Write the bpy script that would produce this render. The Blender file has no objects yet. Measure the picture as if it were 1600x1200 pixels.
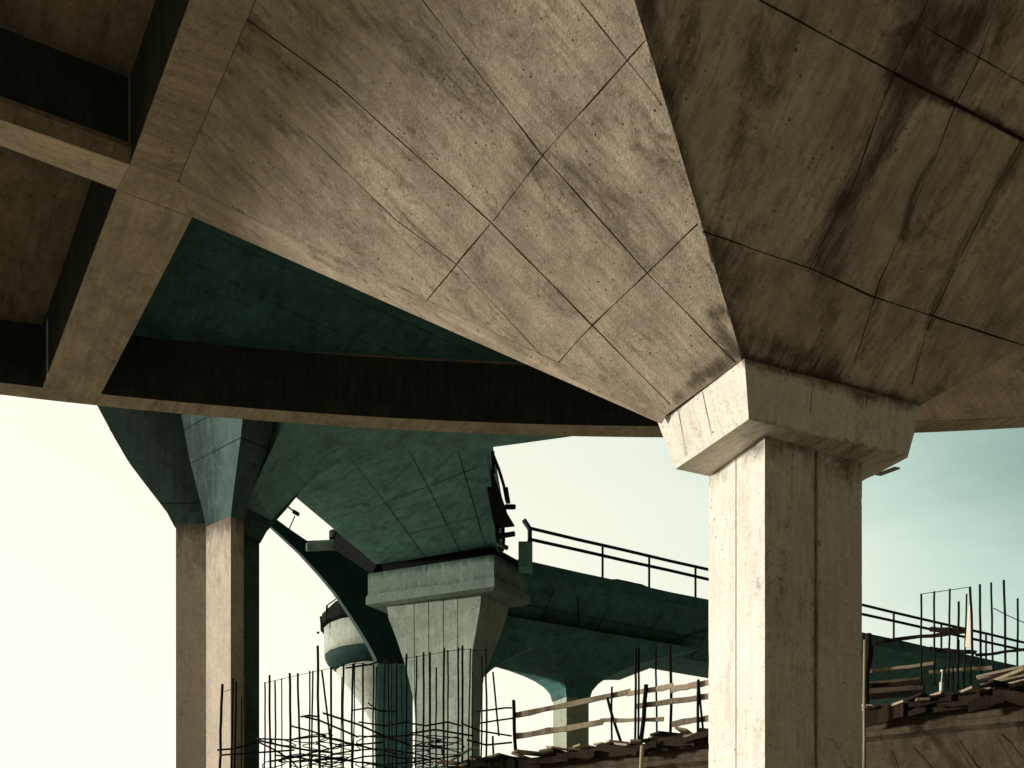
import bpy, bmesh, math, random
from mathutils import Vector, noise
R = math.radians
random.seed(7)

# ------------------------------------------------------------------ camera, sky, sun, exposure
F, YH, CZ = 1770.0, 1500.0, 1.7          # focal length and horizon row in photo pixels, eye height
scene = bpy.context.scene
cam_data = bpy.data.cameras.new('camera')
cam = bpy.data.objects.new('camera', cam_data)
scene.collection.objects.link(cam)
cam.location = (0, 0, CZ)
cam.rotation_euler = (R(90), 0, 0)
cam_data.sensor_width = 36.0
cam_data.lens = F / 1600 * 36
cam_data.shift_y = (YH - 600) / 1600
cam_data.clip_end = 3000
scene.camera = cam

SUN_EL, SUN_AZ = 5.0, -91.0              # azimuth from +Y, negative to the left
world = bpy.data.worlds.new('World')
scene.world = world
world.use_nodes = True
wn, wl = world.node_tree.nodes, world.node_tree.links
wn.clear()
w_out = wn.new('ShaderNodeOutputWorld')
w_bg = wn.new('ShaderNodeBackground')
w_sky = wn.new('ShaderNodeTexSky')
w_sky.sky_type = 'NISHITA'
w_sky.sun_disc = False
w_sky.sun_elevation = R(SUN_EL)
w_sky.sun_rotation = R(SUN_AZ)
w_sky.air_density = 1.0
w_sky.dust_density = 2.5
w_sky.ozone_density = 1.0
# bright haze towards the sun, thinning to a clear green-blue away from it
w_tc = wn.new('ShaderNodeTexCoord')
def w_dot(vec):
    n = wn.new('ShaderNodeVectorMath'); n.operation = 'DOT_PRODUCT'
    wl.new(w_tc.outputs['Generated'], n.inputs[0]); n.inputs[1].default_value = vec
    return n.outputs['Value']
w_ramp = wn.new('ShaderNodeValToRGB')
w_mr = wn.new('ShaderNodeMapRange'); w_mr.inputs[1].default_value = -1.0; w_mr.inputs[2].default_value = 1.0
w_map = wn.new('ShaderNodeMapping'); w_map.inputs['Scale'].default_value = (1.0, 1.0, 3.5); wl.new(w_tc.outputs['Generated'], w_map.inputs[0])
w_nz = wn.new('ShaderNodeTexNoise'); w_nz.inputs['Scale'].default_value = 2.6; w_nz.inputs['Detail'].default_value = 5; w_nz.inputs['Roughness'].default_value = 0.55
wl.new(w_map.outputs[0], w_nz.inputs['Vector'])
w_var = wn.new('ShaderNodeMath'); w_var.operation = 'MULTIPLY_ADD'; w_var.inputs[1].default_value = 0.24
wl.new(w_nz.outputs[0], w_var.inputs[0])
w_off = wn.new('ShaderNodeMath'); w_off.operation = 'SUBTRACT'; w_off.inputs[1].default_value = 0.12
wl.new(w_dot((-0.80, 0.60, -0.75)), w_off.inputs[0]); wl.new(w_off.outputs[0], w_var.inputs[2])
wl.new(w_var.outputs[0], w_mr.inputs[0])
wl.new(w_mr.outputs[0], w_ramp.inputs[0])
HAZE = [(-1.0, (0.010, 0.016, 0.014)), (-0.35, (0.03, 0.05, 0.045)), (-0.12, (0.19, 0.33, 0.28)), (0.02, (0.50, 0.66, 0.57)), (0.14, (0.80, 0.86, 0.74)), (0.32, (0.98, 0.95, 0.80)), (1.0, (1.30, 1.20, 0.96))]
el = w_ramp.color_ramp.elements
while len(el) < len(HAZE): el.new(0.5)
for e, (p_, c_) in zip(el, HAZE):
    e.position = (p_ + 1) / 2; e.color = c_ + (1,)
w_scale = wn.new('ShaderNodeVectorMath'); w_scale.operation = 'SCALE'; w_scale.inputs['Scale'].default_value = 20.0
wl.new(w_ramp.outputs[0], w_scale.inputs[0])
w_add = wn.new('ShaderNodeVectorMath'); w_add.operation = 'ADD'
w_tint = wn.new('ShaderNodeVectorMath'); w_tint.operation = 'MULTIPLY'
w_tint.inputs[1].default_value = (0.8, 0.72, 0.50)
wl.new(w_sky.outputs[0], w_tint.inputs[0]); wl.new(w_tint.outputs[0], w_add.inputs[0]); wl.new(w_scale.outputs[0], w_add.inputs[1])
wl.new(w_add.outputs[0], w_bg.inputs[0])
w_bg.inputs[1].default_value = 0.05
wl.new(w_bg.outputs[0], w_out.inputs[0])

sun_data = bpy.data.lights.new('sun', 'SUN')
sun_data.energy = 5.0
sun_data.angle = R(5)
sun_data.color = (1.0, 0.965, 0.895)
sun = bpy.data.objects.new('sun', sun_data)
scene.collection.objects.link(sun)
s_dir = Vector((math.sin(R(SUN_AZ)) * math.cos(R(SUN_EL)), math.cos(R(SUN_AZ)) * math.cos(R(SUN_EL)), math.sin(R(SUN_EL))))
sun.rotation_euler = s_dir.to_track_quat('Z', 'Y').to_euler()
sun.location = s_dir * 60

scene.view_settings.view_transform = 'Standard'
scene.view_settings.look = 'None'
scene.view_settings.exposure = 0.0
scene.view_settings.gamma = 1.0
scene.cycles.max_bounces = 8
scene.cycles.diffuse_bounces = 5

# ------------------------------------------------------------------ points and axes
def P(x, y, d):                # photo pixel + distance along the view -> point
    return Vector(((x - 800) / F * d, d, CZ + (YH - y) / F * d))
def Ph(x, y, h):               # photo pixel + height above the eye -> point
    return P(x, y, F * h / (YH - y))
def pix(p):
    return 800 + F * p.x / p.y, YH - F * (p.z - CZ) / p.y
AX = Vector((-0.481, 0.877, 0)); BX = Vector((0.877, 0.481, 0)); UP = Vector((0, 0, 1))
def AB(a, b, h):
    v = AX * a + BX * b; v.z = CZ + h; return v
def up(p, h):                  # same plan position at another height above the eye
    return Vector((p.x, p.y, CZ + h))
def on_plane(x, y, p0, n):
    d = Vector(((x - 800) / F, 1, (YH - y) / F)); c = Vector((0, 0, CZ))
    return c + d * ((p0 - c).dot(n) / d.dot(n))

# ------------------------------------------------------------------ materials
def concrete(name, base, stain, streak=0.5, dirt=1.0, bump=0.35, boards=0.25, contrast=0.3, pores=1.0, cracks=0.6, off=0.0, rot=0.0):
    m = bpy.data.materials.new(name); m.use_nodes = True
    nt = m.node_tree; N, L = nt.nodes, nt.links
    bs = N['Principled BSDF']
    uv = N.new('ShaderNodeUVMap'); uv.uv_map = 'UVMap'
    if rot:
        ur = N.new('ShaderNodeMapping'); ur.inputs['Rotation'].default_value = (0, 0, rot); L.new(uv.outputs[0], ur.inputs[0]); uv = ur
    def mp(sx, sy, o):
        v = N.new('ShaderNodeMapping'); v.inputs['Scale'].default_value = (sx, sy, 1)
        v.inputs['Location'].default_value = (o + off, o * 1.7 + off, 0)
        v.vector_type = 'POINT'
        L.new(uv.outputs[0], v.inputs[0]); return v.outputs[0]
    def nz(vec, sc, det=6, ro=0.6, dist=0.0):
        n = N.new('ShaderNodeTexNoise'); n.inputs['Scale'].default_value = sc
        n.inputs['Detail'].default_value = det; n.inputs['Roughness'].default_value = ro
        n.inputs['Distortion'].default_value = dist
        L.new(vec, n.inputs['Vector']); return n.outputs[0]
    def mr(v, a, b, c=0.0, d=1.0):
        n = N.new('ShaderNodeMapRange'); n.clamp = True
        for i, q in zip((1, 2, 3, 4), (a, b, c, d)): n.inputs[i].default_value = q
        L.new(v, n.inputs[0]); return n.outputs[0]
    def mt(op, a, b):
        n = N.new('ShaderNodeMath'); n.operation = op
        for i, q in enumerate((a, b)):
            if isinstance(q, (int, float)): n.inputs[i].default_value = q
            else: L.new(q, n.inputs[i])
        return n.outputs[0]
    def mix(f, a, b):
        n = N.new('ShaderNodeMix'); n.data_type = 'RGBA'
        if isinstance(f, (int, float)): n.inputs[0].default_value = f
        else: L.new(f, n.inputs[0])
        for i, q in ((6, a), (7, b)):
            if isinstance(q, tuple): n.inputs[i].default_value = q + (1,)
            else: L.new(q, n.inputs[i])
        return n.outputs[2]
    big = nz(mp(1, 1, 3.1), 0.45, 5, 0.6, 0.4)
    mid = nz(mp(1, 0.7, 7.7), 1.9, 7, 0.68, 0.3)
    fine = nz(mp(1, 1, 1.3), 15, 6, 0.78)
    grain = nz(mp(1, 1, 2.3), 120, 2, 0.7)
    st = nz(mp(4.6, 0.55, 5.9), 1.0, 9, 0.74, 0.3)
    st2 = nz(mp(13.0, 0.6, 9.2), 1.0, 5, 0.62)
    blot = nz(mp(1.6, 1.0, 12.4), 1.1, 10, 0.74, 0.7)
    lo = tuple(c * (1 - contrast) for c in base); hi = tuple(min(0.85, c * (1 + contrast)) for c in base)
    tone = mt('ADD', mt('MULTIPLY', mr(big, 0.34, 0.66), 0.4), mt('MULTIPLY', mr(mid, 0.34, 0.66), 0.6))
    col = mix(tone, lo, hi)
    col = mix(mt('MULTIPLY', mr(st2, 0.45, 0.75), boards), col, tuple(c * 0.55 for c in base))
    col = mix(mt('MULTIPLY', mr(fine, 0.46, 0.72), 0.5), col, tuple(c * 0.42 for c in base))
    # rain streaks, broken up by blotches
    s = mt('MULTIPLY', mr(st, 0.50, 0.72), mr(big, 0.32, 0.6))
    s = mt('MAXIMUM', s, mt('MULTIPLY', mr(blot, 0.56, 0.72), 0.8))
    col = mix(mt('MULTIPLY', s, streak), col, stain)
    grit = nz(mp(1.5, 1.0, 15.2), 6.5, 7, 0.8, 0.5)
    col = mix(mt('MULTIPLY', mt('MULTIPLY', mr(grit, 0.50, 0.64), mr(blot, 0.42, 0.62)), 0.75 * streak), col, stain)
    col = mix(mt('MULTIPLY', mr(grit, 0.47, 0.36), 0.22), col, hi)
    speck = nz(mp(1.2, 1.0, 19.1), 34, 3, 0.7)
    col = mix(mt('MULTIPLY', mr(speck, 0.56, 0.66), mt('ADD', mt('MULTIPLY', mr(blot, 0.35, 0.6), 0.55), 0.12)), col, tuple(c * 0.3 for c in base))
    col = mix(mt('MULTIPLY', mr(speck, 0.42, 0.33), 0.25), col, hi)
    # worn-in dirt with its own outline, stored on the mesh
    at = N.new('ShaderNodeAttribute'); at.attribute_name = 'dirt'
    br = mt('ADD', mt('MULTIPLY', nz(mp(7.5, 1.5, 4.4), 1.0, 9, 0.78, 0.35), 0.55), mt('MULTIPLY', blot, 0.45))
    d1 = mr(mt('ADD', br, mt('MULTIPLY', at.outputs['Fac'], 0.30)), 0.57, 0.76)
    d1 = mt('MULTIPLY', d1, mr(at.outputs['Fac'], 0.0, 0.15))
    col = mix(mt('MULTIPLY', d1, dirt * 0.85), col, tuple(c * 0.6 for c in stain))
    # air holes and hair cracks
    vo = N.new('ShaderNodeTexVoronoi'); vo.inputs['Scale'].default_value = 11
    L.new(mp(1, 1, 6.6), vo.inputs['Vector'])
    sep = N.new('ShaderNodeSeparateColor'); L.new(vo.outputs['Color'], sep.inputs[0])
    rad = mr(sep.outputs[0], 0.45, 1.0, 0.0, 0.19)
    hole = mt('MULTIPLY', mt('LESS_THAN', vo.outputs['Distance'], rad), mr(mid, 0.42, 0.55))
    hole = mt('MULTIPLY', hole, pores)
    dv = N.new('ShaderNodeVectorMath'); dv.operation = 'MULTIPLY_ADD'
    nn = N.new('ShaderNodeTexNoise'); nn.inputs['Scale'].default_value = 2.5; nn.inputs['Detail'].default_value = 6
    L.new(uv.outputs[0], nn.inputs['Vector'])
    L.new(nn.outputs['Color'], dv.inputs[0]); dv.inputs[1].default_value = (0.7, 0.7, 0); L.new(mp(1, 0.55, 8.8), dv.inputs[2])
    vc = N.new('ShaderNodeTexVoronoi'); vc.feature = 'DISTANCE_TO_EDGE'; vc.inputs['Scale'].default_value = 0.75
    L.new(dv.outputs[0], vc.inputs['Vector'])
    crack = mt('MULTIPLY', mr(vc.outputs['Distance'], 0.0, 0.007, 1.0, 0.0), mr(blot, 0.47, 0.58))
    crack = mt('MULTIPLY', crack, cracks)
    dark = mt('MAXIMUM', hole, crack)
    col = mix(mt('MULTIPLY', dark, 0.85), col, tuple(c * 0.14 for c in base))
    L.new(col, bs.inputs['Base Color'])
    bs.inputs['Roughness'].default_value = 0.88
    bs.inputs['Specular IOR Level'].default_value = 0.25
    h = mt('ADD', mt('MULTIPLY', fine, 0.5), mt('MULTIPLY', grain, 0.35))
    h = mt('ADD', h, mt('MULTIPLY', mid, 1.0))
    h = mt('ADD', h, mt('MULTIPLY', speck, 0.45))
    h = mt('SUBTRACT', h, mt('MULTIPLY', hole, 0.8))
    bp = N.new('ShaderNodeBump'); bp.inputs['Strength'].default_value = bump; bp.inputs['Distance'].default_value = 0.03
    L.new(h, bp.inputs['Height']); L.new(bp.outputs[0], bs.inputs['Normal'])
    return m

def plain(name, base, rough=0.7, var=0.35, sc=(14, 2.0), metal=0.0):
    m = bpy.data.materials.new(name); m.use_nodes = True
    N, L = m.node_tree.nodes, m.node_tree.links
    bs = N['Principled BSDF']; bs.inputs['Specular IOR Level'].default_value = 0.08
    tc = N.new('ShaderNodeUVMap'); tc.uv_map = 'UVMap'
    mpn = N.new('ShaderNodeMapping'); mpn.inputs['Scale'].default_value = (sc[0], sc[1], 1); L.new(tc.outputs[0], mpn.inputs[0])
    n = N.new('ShaderNodeTexNoise'); n.inputs['Scale'].default_value = 1.5; n.inputs['Detail'].default_value = 7; n.inputs['Roughness'].default_value = 0.65
    L.new(mpn.outputs[0], n.inputs['Vector'])
    mx = N.new('ShaderNodeMix'); mx.data_type = 'RGBA'
    r = N.new('ShaderNodeMapRange'); r.inputs[1].default_value = 0.3; r.inputs[2].default_value = 0.7; L.new(n.outputs[0], r.inputs[0])
    L.new(r.outputs[0], mx.inputs[0])
    mx.inputs[6].default_value = tuple(c * (1 - var) for c in base) + (1,)
    mx.inputs[7].default_value = tuple(min(0.9, c * (1 + var)) for c in base) + (1,)
    oi = N.new('ShaderNodeObjectInfo')
    hv = N.new('ShaderNodeHueSaturation'); r2 = N.new('ShaderNodeMapRange'); r2.inputs[3].default_value = 0.7; r2.inputs[4].default_value = 1.3
    L.new(oi.outputs['Random'], r2.inputs[0]); L.new(r2.outputs[0], hv.inputs['Value']); L.new(mx.outputs[2], hv.inputs['Color'])
    L.new(hv.outputs[0], bs.inputs['Base Color'])
    bs.inputs['Roughness'].default_value = rough; bs.inputs['Metallic'].default_value = metal
    bp = N.new('ShaderNodeBump'); bp.inputs['Strength'].default_value = 0.4; bp.inputs['Distance'].default_value = 0.01
    L.new(n.outputs[0], bp.inputs['Height']); L.new(bp.outputs[0], bs.inputs['Normal'])
    return m

M = {}
M['warm'] = concrete('warm_concrete', (0.43, 0.36, 0.26), (0.085, 0.062, 0.036), streak=0.85, contrast=0.5, boards=0.6, bump=0.85)
M['shade'] = concrete('weathered_concrete', (0.47, 0.405, 0.315), (0.075, 0.047, 0.03), streak=0.85, contrast=0.5, boards=0.65, bump=0.8, off=4.3)
M['soffit'] = concrete('beam_concrete', (0.45, 0.37, 0.27), (0.08, 0.05, 0.03), streak=0.8, boards=0.6, contrast=0.4, off=9.1)
M['litbeam'] = concrete('lit_beam_concrete', (0.66, 0.545, 0.40), (0.12, 0.08, 0.05), streak=0.6, boards=0.6, contrast=0.3, off=5.5, rot=R(90))  # brighter light on this soffit put into a paler base colour
M['crossgrain'] = concrete('cross_boarded_concrete', (0.40, 0.32, 0.225), (0.07, 0.05, 0.03), streak=0.85, boards=0.9, contrast=0.4, off=3.9, rot=R(90))
M['palesoffit'] = concrete('streaked_pale_soffit', (0.62, 0.49, 0.36), (0.12, 0.08, 0.05), streak=0.8, boards=0.7, contrast=0.35, off=4.9, rot=R(65))
M['pale'] = concrete('pale_concrete', (0.68, 0.64, 0.55), (0.16, 0.13, 0.08), streak=0.35, contrast=0.18, boards=0.5, off=2.2)
M['column'] = concrete('column_concrete', (0.66, 0.62, 0.54), (0.15, 0.125, 0.08), streak=0.3, contrast=0.18, boards=0.5, off=6.2)
M['recess'] = concrete('slab_concrete', (0.20, 0.155, 0.105), (0.02, 0.022, 0.012), streak=0.95, contrast=0.55, boards=0.6, off=1.2)  # coffer shade put into a darker base colour
M['tealshade'] = concrete('teal_shade_concrete', (0.034, 0.095, 0.085), (0.004, 0.016, 0.014), streak=0.95, contrast=0.6, off=3.3)  # teal cast of the shaded bay put into the base colour
M['beamshade'] = concrete('shade_darkened_concrete', (0.032, 0.036, 0.024), (0.006, 0.008, 0.005), streak=0.95, contrast=0.75, boards=0.8, off=1.9)  # shade inside the coffers painted as near-black beam sides
M['rampteal'] = concrete('green_ramp_concrete', (0.18, 0.36, 0.33), (0.016, 0.075, 0.06), streak=0.85, contrast=0.5, off=6.6)
M['farcol'] = concrete('far_column_concrete', (0.34, 0.36, 0.27), (0.08, 0.1, 0.07), streak=0.4, off=1.4)
M['teal'] = concrete('green_grey_concrete', (0.17, 0.33, 0.295), (0.015, 0.045, 0.038), streak=0.7, contrast=0.35, off=7.9)
M['deepteal'] = concrete('dark_green_concrete', (0.052, 0.14, 0.125), (0.007, 0.03, 0.026), streak=0.85, contrast=0.55, boards=0.5, off=5.1)
M['cap'] = concrete('grey_green_cast_concrete', (0.155, 0.21, 0.17), (0.025, 0.085, 0.06), streak=0.8, contrast=0.38, boards=0.6, off=8.4)
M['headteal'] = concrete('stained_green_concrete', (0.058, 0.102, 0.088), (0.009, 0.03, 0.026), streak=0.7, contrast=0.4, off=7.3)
M['armteal'] = concrete('black_green_concrete', (0.009, 0.036, 0.031), (0.003, 0.02, 0.018), streak=0.6, contrast=0.4, off=5.7)
M['shaft'] = concrete('board_marked_concrete', (0.27, 0.32, 0.26), (0.07, 0.1, 0.08), streak=0.7, contrast=0.32, boards=0.6, off=8.9)
M['farwhite'] = concrete('far_pale_concrete', (0.42, 0.43, 0.36), (0.08, 0.125, 0.10), streak=0.75, contrast=0.35, boards=0.5, off=0.7)
M['girder'] = concrete('rough_cast_concrete', (0.085, 0.064, 0.039), (0.018, 0.018, 0.011), streak=0.8, contrast=0.6, boards=0.6, bump=0.8, off=2.9)  # shade missing on the girder put into a dark base colour
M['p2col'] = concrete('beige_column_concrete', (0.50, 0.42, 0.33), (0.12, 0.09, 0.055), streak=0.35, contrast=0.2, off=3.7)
M['joint'] = plain('joint_grime', (0.03, 0.022, 0.013), 0.95)
M['gjoint'] = plain('green_joint_grime', (0.006, 0.022, 0.019), 0.95)
M['steel'] = plain('rusty_steel', (0.010, 0.008, 0.006), 0.8, 0.4)
M['rail'] = plain('dark_painted_pipe', (0.014, 0.02, 0.018), 0.6, 0.3)
M['black'] = plain('shade_and_formwork_black', (0.004, 0.005, 0.004), 0.9)  # near-black for dark formwork and for shade filling the gaps
M['wood'] = plain('weathered_timber', (0.33, 0.27, 0.19), 0.85, 0.4, (30, 2.0))
M['darkwood'] = plain('dark_timber', (0.022, 0.016, 0.010), 0.9, 0.5, (30, 2.0))
M['white'] = plain('white_plastic', (0.78, 0.78, 0.72), 0.5, 0.08)
M['cloth'] = plain('pale_cloth', (0.62, 0.55, 0.44), 0.9, 0.15)
M['soil'] = plain('dry_soil', (0.50, 0.44, 0.35), 0.95, 0.3, (0.4, 0.4))

# ------------------------------------------------------------------ builders
def link(o, parent=None):
    scene.collection.objects.link(o)
    if parent: o.parent = parent
    return o
def tag(o, label=None, cat=None, group=None, kind=None):
    for k, v in (('label', label), ('category', cat), ('group', group), ('kind', kind)):
        if v: o[k] = v
    return o
def thing(name, label, cat, group=None):
    e = bpy.data.objects.new(name, None); e.empty_display_size = 0.3
    return tag(link(e), label, cat, group)

class MB:
    """collects faces, then links them as ONE mesh with metre-scaled UVs whose V runs down each face"""
    def __init__(s): s.v, s.f, s.m, s.d, s.sm = [], [], [], {}, []
    def add(s, pts, faces, mat=0, smooth=False):
        o = len(s.v); s.v += [Vector(p) for p in pts]
        for f in faces: s.f.append([i + o for i in f]); s.m.append(mat); s.sm.append(smooth)
        return o
    def loft(s, rings, mat=0, caps=True, smooth=False):
        n = len(rings[0]); pts = [p for r in rings for p in r]; fs = []
        for k in range(len(rings) - 1):
            for i in range(n):
                j = (i + 1) % n
                fs.append([k * n + i, k * n + j, (k + 1) * n + j, (k + 1) * n + i])
        o = s.add(pts, fs, mat, smooth)
        if caps:
            s.f.append([o + i for i in range(n)][::-1]); s.m.append(mat); s.sm.append(False)
            s.f.append([o + (len(rings) - 1) * n + i for i in range(n)]); s.m.append(mat); s.sm.append(False)
        return o
    def prism(s, poly, h0, h1, mat=0):
        return s.loft([[up(p, h0) for p in poly], [up(p, h1) for p in poly]], mat)
    def grid(s, c, nu, nv, mat=0, dirt=None):          # c: four corners p00 p10 p11 p01
        pts = []
        for j in range(nv + 1):
            for i in range(nu + 1):
                u, w = i / nu, j / nv
                pts.append((c[0] * (1 - u) + c[1] * u) * (1 - w) + (c[3] * (1 - u) + c[2] * u) * w)
        fs = [[j * (nu + 1) + i, j * (nu + 1) + i + 1, (j + 1) * (nu + 1) + i + 1, (j + 1) * (nu + 1) + i] for j in range(nv) for i in range(nu)]
        o = s.add(pts, fs, mat)
        if dirt:
            for k, p in enumerate(pts): s.d[o + k] = dirt(p)
    def tube(s, pts, r, n=6, mat=0, r1=None):
        pts = [Vector(p) for p in pts]; rings = []
        for k, p in enumerate(pts):
            t = (pts[min(k + 1, len(pts) - 1)] - pts[max(k - 1, 0)]).normalized()
            x = t.cross(UP if abs(t.z) < 0.9 else Vector((1, 0, 0))).normalized(); y = t.cross(x)
            rr = r if r1 is None else r + (r1 - r) * k / (len(pts) - 1)
            rings.append([p + (x * math.cos(2 * math.pi * i / n) + y * math.sin(2 * math.pi * i / n)) * rr for i in range(n)])
        s.loft(rings, mat, True, True)
    def bar(s, p, q, w, h, mat=0, side=None):          # rectangular bar from p to q: w sideways, h upright
        p, q = Vector(p), Vector(q); t = (q - p).normalized()
        x = side if side else t.cross(UP if abs(t.z) < 0.95 else Vector((0, 1, 0))).normalized()
        y = x.cross(t).normalized()
        ring = lambda c: [c - x * w / 2 - y * h / 2, c + x * w / 2 - y * h / 2, c + x * w / 2 + y * h / 2, c - x * w / 2 + y * h / 2]
        s.loft([ring(p), ring(q)], mat)
    def strip(s, px, p0, n, w, mat=1, lift=0.0015):     # a joint line: photo polyline laid on a plane
        n = n.normalized(); pl = []
        for k in range(len(px) - 1):
            a = on_plane(*px[k], p0, n); b = on_plane(*px[k + 1], p0, n)
            m = max(2, int((b - a).length / 0.12))
            for i in range(m + (k == len(px) - 2)): pl.append(a.lerp(b, i / m))
        pts = []
        for i, p in enumerate(pl):
            t = (pl[min(i + 1, len(pl) - 1)] - pl[max(i - 1, 0)]).normalized(); x = t.cross(n).normalized()
            wob = noise.noise(p * 1.7) * 0.008
            ww = w * max(0.3, 0.75 + 0.9 * noise.noise(p * 2.9 + Vector((5, 1, 2))))
            pts += [p + x * (wob - ww / 2) + n * lift, p + x * (wob + ww / 2) + n * lift]
        s.add(pts, [[2 * i, 2 * i + 1, 2 * i + 3, 2 * i + 2] for i in range(len(pl) - 1)], mat)
    def build(s, name, mats, parent=None, bevel=0.0, recalc=True, axes=None):
        me = bpy.data.meshes.new(name)
        bm = bmesh.new(); dl = bm.verts.layers.float.new('dirt'); uvl = bm.loops.layers.uv.new('UVMap')
        vs = [bm.verts.new(p) for p in s.v]
        for k, v in s.d.items(): vs[k][dl] = v
        for f, m, sm in zip(s.f, s.m, s.sm):
            try: fc = bm.faces.new([vs[i] for i in f])
            except ValueError: continue
            fc.material_index = m; fc.smooth = sm
        if recalc: bmesh.ops.recalc_face_normals(bm, faces=bm.faces[:])
        if bevel:
            es = [e for e in bm.edges if len(e.link_faces) == 2 and e.calc_face_angle(0) > 0.3]
            bmesh.ops.bevel(bm, geom=es, offset=bevel, segments=2, affect='EDGES', profile=0.5, clamp_overlap=True)
        bm.normal_update()
        for fc in bm.faces:
            n = fc.normal
            if axes: U, V = axes
            elif abs(n.z) > 0.985: U, V = BX, AX
            else:
                V = (-UP + n * n.z).normalized(); U = n.cross(V)
            for lp in fc.loops: lp[uvl].uv = (lp.vert.co.dot(U), lp.vert.co.dot(V))
        bm.to_mesh(me); bm.free()
        for m in (mats if isinstance(mats, (list, tuple)) else [mats]): me.materials.append(M[m])
        return link(bpy.data.objects.new(name, me), parent)

def stroke(strokes):
    """worn-in dirt: each stroke is (photo polyline, width px, strength); returns strength at a point"""
    def f(p):
        x, y = pix(p); q = p * 0.9
        x += 14 * noise.noise(q * 1.3); y += 14 * noise.noise(q * 1.3 + Vector((9, 4, 2)))
        tot = 0.0
        for pl, w, st in strokes:
            best = 1e9
            for (ax, ay), (bx, by) in zip(pl, pl[1:]):
                dx, dy = bx - ax, by - ay
                t = max(0, min(1, ((x - ax) * dx + (y - ay) * dy) / (dx * dx + dy * dy)))
                best = min(best, math.hypot(x - ax - t * dx, y - ay - t * dy))
            ww = w * 1.5 * (1 + 0.5 * noise.noise(q * 2.2))
            if best < ww: k = 1 - best / ww; tot = 1 - (1 - tot) * (1 - st * k * k * (3 - 2 * k))
        return tot
    return f

# ------------------------------------------------------------------ ground
g = MB(); g.add([(-900, -900, 0), (900, -900, 0), (900, 900, 0), (-900, 900, 0)], [[0, 1, 2, 3]])
tag(g.build('ground', 'soil'), kind='structure')

# ------------------------------------------------------------------ NEAR PIER: column, capital, flared head
HC, HB, H, HS = 7.0, 6.37, 10.0, 11.1
pier = thing('viaduct_pier', 'large nearest concrete pier with sunlit left face and block capital at right', 'pier')

Nt, Lt, Rt = Ph(1163, 560, HC), Ph(1028, 660, HC), Ph(1440, 635, HC)
Nb, Lb, Rb = Ph(1170, 655, HB), Ph(1055, 733, HB), Ph(1418, 715, HB)
m = MB(); q0 = [Nb, Rb, Rb + Lb - Nb, Lb]; q1 = [Nt, Rt, Rt + Lt - Nt, Lt]
cc = sum(q0 + q1, Vector()) / 8
def chip(p, a=.012):
    v = noise.noise(p * 5.0); w = noise.noise(p * 1.3 + Vector((4, 4, 4)))
    return a * (max(0, v - .25) * 2.2 + .3 * w)
rings = []; NS = 20; NR = 12
for j in range(NR + 1):
    t = j / NR; cn = [x.lerp(y, t) for x, y in zip(q0, q1)]; r_ = []
    for c in range(4):
        for i in range(NS):
            p = cn[c].lerp(cn[(c + 1) % 4], i / NS)
            if i == 0 or j in (0, NR): p = p + (cc - p).normalized() * chip(p, .016)
            m.d[len(rings) * 4 * NS + c * NS + i] = max(0, 1 - (1 - t) / .28) * (1.0 if c == 0 else .35) + .5 * max(0, 1 - t / .1) * (c == 0)
            r_.append(p)
    rings.append(r_)
m.loft(rings)
nl = (Lt - Nt).cross(Nb - Nt); nl = nl if nl.y < 0 else -nl
nr = (Rt - Nt).cross(Nb - Nt); nr = nr if nr.y < 0 else -nr
for pl, n_, w in [([(1098, 612), (1112, 682)], nl, .012), ([(1060, 640), (1072, 712)], nl, .008), ([(1270, 592), (1263, 676)], nr, .014), ([(1356, 614), (1347, 697)], nr, .014)]:
    m.strip(pl, Nt, n_, w, 1, .0015)
m.build('capital', ['pale', 'joint'], pier)

# column with a real groove down each visible face
Nc = Ph(1195, 680, HB); Lc = Ph(1107, 745, HB); tl = (Lc - Nc)
Rc = Nc + BX * 1.62; tr = (Rc - Nc)
def face_t(px, p, d):        # parameter along p + t*d that projects on column px
    k = (px - 800) / F; return (k * p.y - p.x) / (d.x - k * d.y)
gl, gr = face_t(1150, Nc, tl), face_t(1275, Nc, tr)
inl, inr = BX * 0.03, AX * 0.05
wl_, wr_ = 0.012 / tl.length, 0.03 / tr.length
gw = .09 / tr.length
poly = [Nc, Nc + tr * (gr - gw), Nc + tr * (gr - wr_), Nc + tr * (gr - wr_) + inr, Nc + tr * (gr + wr_) + inr, Nc + tr * (gr + wr_), Nc + tr * (gr + gw), Rc, Rc + tl, Lc,
        Nc + tl * (gl + wl_), Nc + tl * (gl + wl_) + inl, Nc + tl * (gl - wl_) + inl, Nc + tl * (gl - wl_)]
m = MB(); hs = [-CZ] + [HB - 5.6 + .07 * k for k in range(80)] + [HB - .004]; hs = [h for h in hs if h <= HB - .003]
np_ = len(poly)
def chip(p, a=.012): # small chips and waviness along cast edges
    v = noise.noise(p * 5.0); w = noise.noise(p * 1.3 + Vector((4, 4, 4)))
    return a * (max(0, v - .25) * 2.2 + .3 * w)
mid_ = (Nc + Rc + Lc + Rc + tl) / 4
rings = []
for h in hs:
    r_ = []
    for k, p in enumerate(poly):
        q_ = up(p, h)
        if k in (0, 2, 5, 7, 9): q_ = q_ + (up(mid_, h) - q_).normalized() * chip(q_)
        r_.append(q_)
    rings.append(r_)
m.loft(rings)
for i, h in enumerate(hs):
    top = max(0, 1 - (HB - h) / .5)
    for k in range(np_):
        m.d[i * np_ + k] = max(top * (.7 if k < 8 else .4), .5 if k in (2, 3, 4, 5) else (.22 if k == 1 else .12 if k == 6 else .16 if k == 0 else 0))
m.build('column', 'column', pier)

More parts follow.
